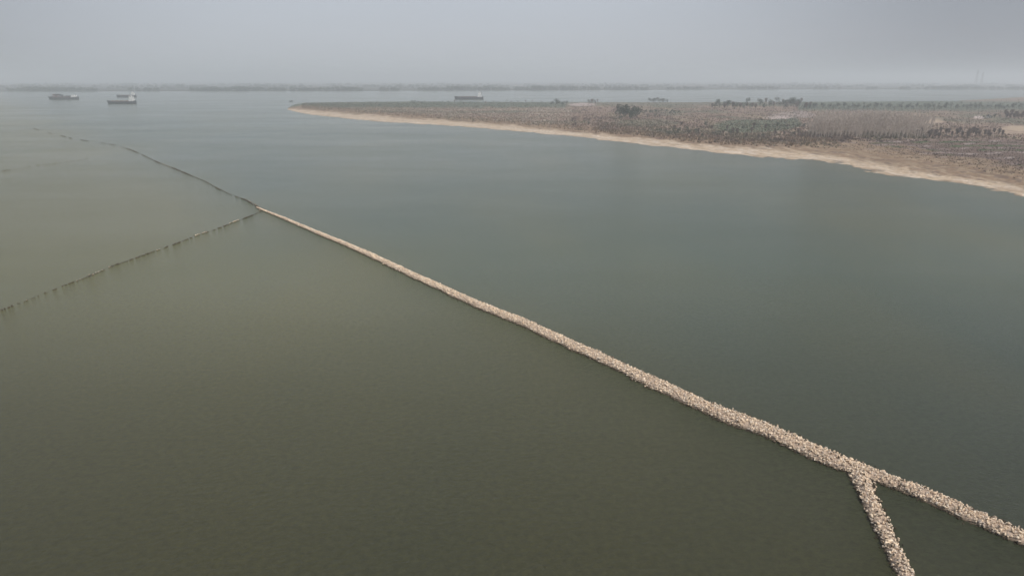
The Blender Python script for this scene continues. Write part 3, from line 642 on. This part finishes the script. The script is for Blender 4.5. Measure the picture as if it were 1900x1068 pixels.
# ------------------------------------------------------------- ships
def ship(px_l, px_r, py, label, load='sand', beam=13.0, hull='hull', wh=True, house_h=9.0, free=3.6, coal=0.0, stern_left=False):
    a, b = gp(px_l, py), gp(px_r, py); L = (b - a).length; mid = (a + b) / 2
    rz = math.atan2(b.y - a.y, b.x - a.x) + (math.pi if stern_left else 0)
    e = link('cargo_ship', None, loc=(mid.x, mid.y, 0), rz=rz); e.empty_display_size = 1; tag(e, label, 'ship')
    h = L / 2; rings = []
    # x from bow (-h) to stern (+h); section points port sheer -> keel -> starboard sheer
    for f, w_, sh, rk in ((0, .06, 1.8, 0), (.04, .45, 1.5, 0), (.10, .82, .9, 0), (.2, 1, .25, 0), (.5, 1, 0, 0), (.8, 1, .15, 0), (.93, .92, .9, 0), (1, .72, 2.4, 0)):
        x = -h + L * f; y = beam / 2 * w_; t = free + sh
        kx = x + (2.6 if f == 0 else 1.2 if f == .04 else 0)
        rings.append([(x, -y, t), (kx, -y * .95, .4), (kx, -y * .6, -.8), (kx, y * .6, -.8), (kx, y * .95, .4), (x, y, t)])
    MB().loft(rings).build('hull', M[hull], e)
    dk = MB(); dk.loft([[(r[0][0], r[0][1] * .97, r[0][2] - .25), (r[5][0], r[5][1] * .97, r[5][2] - .25)] for r in rings], cap=False); dk.build('deck', M['deck'], e)
    bl = MB()
    for s in (-1, 1):
        bl.loft([[(r[0][0], s * abs(r[0][1]) * .96, r[0][2] - .1), (r[0][0], s * abs(r[0][1]) * .99, r[0][2] + .8)] for r in rings[:4]], cap=False)
    bl.build('bulwark', M[hull], e)
    x0, x1 = -h + L * .13, -h + L * .78
    cmg = MB(); bw_ = beam * .38; top = free + 1.6
    cmg.box(x0, x1, -bw_ - .25, -bw_, free - .3, top); cmg.box(x0, x1, bw_, bw_ + .25, free - .3, top); cmg.box(x0 - .25, x0, -bw_, bw_, free - .3, top); cmg.box(x1, x1 + .25, -bw_, bw_, free - .3, top)
    cmg.build('hatch_coaming', M['hullred' if hull == 'hull' else 'hull'], e)
    r = random.Random(px_l)
    if load == 'sand':
        nh = 4 if coal else 3
        for k in range(nh):
            c = x0 + (x1 - x0) * (k + .5) / nh; wd = (x1 - x0) / nh * .52; rg = []
            for q in range(7):
                u = q / 6; zt = free + .2 + (1.8 + coal) * math.sin(math.pi * u) ** .7 + r.uniform(-.15, .15)
                rg.append([(c - wd + 2 * wd * u, -bw_ * .96, free), (c - wd + 2 * wd * u, -bw_ * .45, (zt + free) / 2 + .3), (c - wd + 2 * wd * u, 0, zt), (c - wd + 2 * wd * u, bw_ * .45, (zt + free) / 2 + .3), (c - wd + 2 * wd * u, bw_ * .96, free)])
            MB().loft(rg, cap=False).build('cargo_heap', M['cargo'], e)
    elif load == 'hatches':
        nh = 7
        for k in range(nh):
            u0 = x0 + (x1 - x0) * k / nh + .3; u1 = x0 + (x1 - x0) * (k + 1) / nh - .3
            MB().box(u0, u1, -bw_ - .4, bw_ + .4, top + .01, top + .55 + .12 * (k % 2), .25, .25).build('hatch_cover', M['deck'], e)
    else:
        for k in range(9):
            for j in range(4 if k < 5 else 2):
                if j > 1 and r.random() < .2: continue
                u0 = x0 + 1 + (x1 - x0 - 2) * k / 9; z0 = free + .1 + j * 2.65
                MB().box(u0, u0 + (x1 - x0 - 2) / 9 - .3, -bw_ * .9, bw_ * .9, z0, z0 + 2.6).build('container', M[('hull', 'hullred', 'steel')[r.randrange(3)]], e)
    if wh:
        s0, s1 = -h + L * .81, -h + L * .94; hb = beam * .42; z = free + .6; levels = 3 if house_h > 8 else 2; lh = house_h / levels
        for k in range(levels):
            ins = k * .7; d_ = MB().box(s0 + ins, s1 - ins * 1.2, -hb + ins * .6, hb - ins * .6, z, z + lh - .25).build('wheelhouse' if k == levels - 1 else 'deckhouse', M['white'], e)
            MB().box(s0 + ins - .5, s1 - ins * 1.2 + .4, -hb + ins * .6 - .5, hb - ins * .6 + .5, z + lh - .25, z + lh).build('roof', M['white'], d_)
            for q in range(5):
                u = s0 + ins + .8 + (s1 - s0 - ins * 2.2 - 1.6) * q / 4
                for sy in (-1, 1):
                    yy = sy * (hb - ins * .6); MB().box(u - .5, u + .5, min(yy, yy + sy * .05), max(yy, yy + sy * .05), z + lh * .4, z + lh * .72).build('window', M['glass'], d_)
            for q in range(4):
                yy = -hb + ins * .6 + 1 + (2 * hb - ins * 1.2 - 2) * q / 3
                MB().box(s0 + ins - .05, s0 + ins, yy - .6, yy + .6, z + lh * .4, z + lh * .72).build('window', M['glass'], d_)
            z += lh
        MB().tube((s1 - 1, 0, free), (s1 - .6, 0, free + house_h + 1.2), .9, .7, 8).build('funnel', M['hull'], e)
        ms = MB().tube((s0 + 3, 0, z), (s0 + 3, 0, z + 4.2), .18, .08, 6); ms.tube((s0 + 3, -1.5, z + 2.6), (s0 + 3, 1.5, z + 2.6), .07, .07, 5); ms.build('mast', M['steel'], e)
    MB().tube((-h + 4, 0, free + 1.2), (-h + 4, 0, free + 7.5), .2, .1, 6).build('foremast', M['steel'], e)
    rl = MB()
    for s in (-1, 1):
        y = s * beam * .485
        for zz in (.5, 1.0): rl.tube((-h + L * .2, y, free + zz), (-h + L * .82, y, free + zz), .04, .04, 4)
        for q in range(13): x = -h + L * (.2 + .62 * q / 12); rl.tube((x, y, free - .3), (x, y, free + 1), .04, .04, 4)
    rl.build('railing', M['steel'], e)
    return e
ship(90, 145, 184.5, 'dark high-laden ship lying leftmost near the far bank', load='containers', beam=17, wh=True, house_h=7, free=6.0)
ship(216, 252, 180.5, 'smaller fainter ship directly behind the one with the bright white wheelhouse', load='sand', beam=15, house_h=12, free=6)
ship(199, 252, 192.5, 'nearest cargo ship on the left with a bright white wheelhouse at its stern', load='sand', beam=15, house_h=14, free=5.6, coal=1.5)
ship(843, 897, 184.5, 'lone long low cargo ship beyond the island with a white stern wheelhouse', load='hatches', beam=16, house_h=15, free=7)
p = gp(540, 188.5); sb = link('small_boat', None, loc=(p.x, p.y, 0), rz=.2); sb.empty_display_size = 1
tag(sb, 'small dim grey boat on the water off the sandy tip of the island', 'boat')
rg = []
for f, w_, t in ((0, .1, 2.0), (.15, .6, 1.7), (.4, 1, 1.4), (1, .85, 1.5)):
    x = -6 + 12 * f; rg.append([(x, -1.8 * w_, t), (x + .4 * (1 - f), -1.3 * w_, -.3), (x + .4 * (1 - f), 1.3 * w_, -.3), (x, 1.8 * w_, t)])
MB().loft(rg).build('hull', M['hull'], sb)
cb = MB().box(0, 4.5, -1.3, 1.3, 1.4, 3.6, .2, .1).build('cabin', M['steel'], sb)
for q in range(3): MB().box(.6 + q * 1.3, 1.4 + q * 1.3, -1.36, -1.30, 2.3, 3.0).build('window', M['glass'], cb)
MB().tube((1.5, 0, 3.6), (1.5, 0, 6.4), .1, .05, 5).build('mast', M['steel'], sb)

# ------------------------------------------------------------- hut, far buildings, pylons
def house(px, py, W, D_, H, label, rz=.1, off=0, name='house'):
    p = gp(px, py); x, y = p.x, p.y
    z = float(ground_z(x, y)) if not off else 2.3
    e = link(name, None, loc=(x, y, z), rz=rz); e.empty_display_size = 1; tag(e, label, 'building')
    wl = MB().box(-W / 2, W / 2, -D_ / 2, D_ / 2, -.6, H).build('wall', M['render'], e)
    m = MB(); m.v = [(-W / 2 - .4, -D_ / 2 - .4, H - .1), (W / 2 + .4, -D_ / 2 - .4, H - .1), (W / 2 + .4, D_ / 2 + .4, H - .1), (-W / 2 - .4, D_ / 2 + .4, H - .1), (-W / 2 - .4, 0, H + D_ * .3), (W / 2 + .4, 0, H + D_ * .3)]
    m.f = [(0, 1, 5, 4), (2, 3, 4, 5), (0, 4, 3), (1, 2, 5), (3, 2, 1, 0)]; m.build('roof', M['roof'], e)
    nw = max(1, int(W // 4)); fl = max(1, int(H // 3.2))
    for k in range(nw):
        for j in range(fl):
            u = -W / 2 + W * (k + .5) / nw
            if j == 0 and k == nw // 2: MB().box(u - .6, u + .6, -D_ / 2 - .05, -D_ / 2, 0, 2.1).build('door', M['glass'], e)
            else: MB().box(u - .7, u + .7, -D_ / 2 - .05, -D_ / 2, 1 + j * 3.1, 2.3 + j * 3.1).build('window', M['glass'], e)
house(1833, 222, 5.5, 4.5, 3.2, 'tiny white hut among green bushes near the right edge of the island', name='hut')
house(957, 160.5, 26, 12, 9, 'left of two faint pale buildings on the far bank near the middle', off=1)
house(967, 159.5, 20, 12, 10, 'right of two faint pale buildings on the far bank near the middle', off=1)
def pylon(px, py, top_py, label):
    p = gp(px, py); H = CAM_H + (148 - top_py) / FPX * p.y * 1.0
    e = link('pylon', None, loc=(p.x, p.y, 2)); e.empty_display_size = 1; tag(e, label, 'pylon')
    w0, w1, nseg = 11.0, 2.0, 12; m = MB(); c = [(-1, -1), (1, -1), (1, 1), (-1, 1)]
    for k in range(nseg):
        a = w0 + (w1 - w0) * (k / nseg) ** .8; b = w0 + (w1 - w0) * ((k + 1) / nseg) ** .8; z0, z1 = H * k / nseg, H * (k + 1) / nseg
        for i in range(4):
            j = (i + 1) % 4; P = lambda q, s, z: (c[q][0] * s, c[q][1] * s, z)
            m.tube(P(i, a, z0), P(i, b, z1), .45, .4, 4); m.tube(P(i, a, z0), P(j, b, z1), 0.2, 0.2, 3); m.tube(P(j, a, z0), P(i, b, z1), .3, .3, 3)
    m.build('lattice_mast', M['steel'], e)
    for zf_, hl in ((.80, 15), (.9, 12), (.98, 8)):
        z = H * zf_; MB().tube((-hl, 0, z), (hl, 0, z), .5, .5, 4).tube((-hl, 0, z), (0, 0, z + 4), .35, .35, 4).tube((hl, 0, z), (0, 0, z + 4), .35, .35, 4).build('crossarm', M['steel'], e)
pylon(1809, 163.5, 132, 'left of two faint pylons on the far bank near the right edge')
pylon(1819, 163.5, 136, 'right of two faint pylons on the far bank near the right edge')

# ------------------------------------------------------------- haze
hm = bpy.data.materials.new('haze_air'); hm.use_nodes = True; t = hm.node_tree; t.nodes.clear()
pv = t.nodes.new('ShaderNodeVolumePrincipled'); pv.inputs['Density'].default_value = 0.00022; pv.inputs['Color'].default_value = (0.885, 0.94, 1.0, 1); pv.inputs['Anisotropy'].default_value = 0.1
t.links.new(pv.outputs[0], t.nodes.new('ShaderNodeOutputMaterial').inputs['Volume'])
MB().box(-38000, 38000, -4000, 39000, -2.2, 150).build('haze', hm)
tag(bpy.data.objects['haze'], kind='stuff')
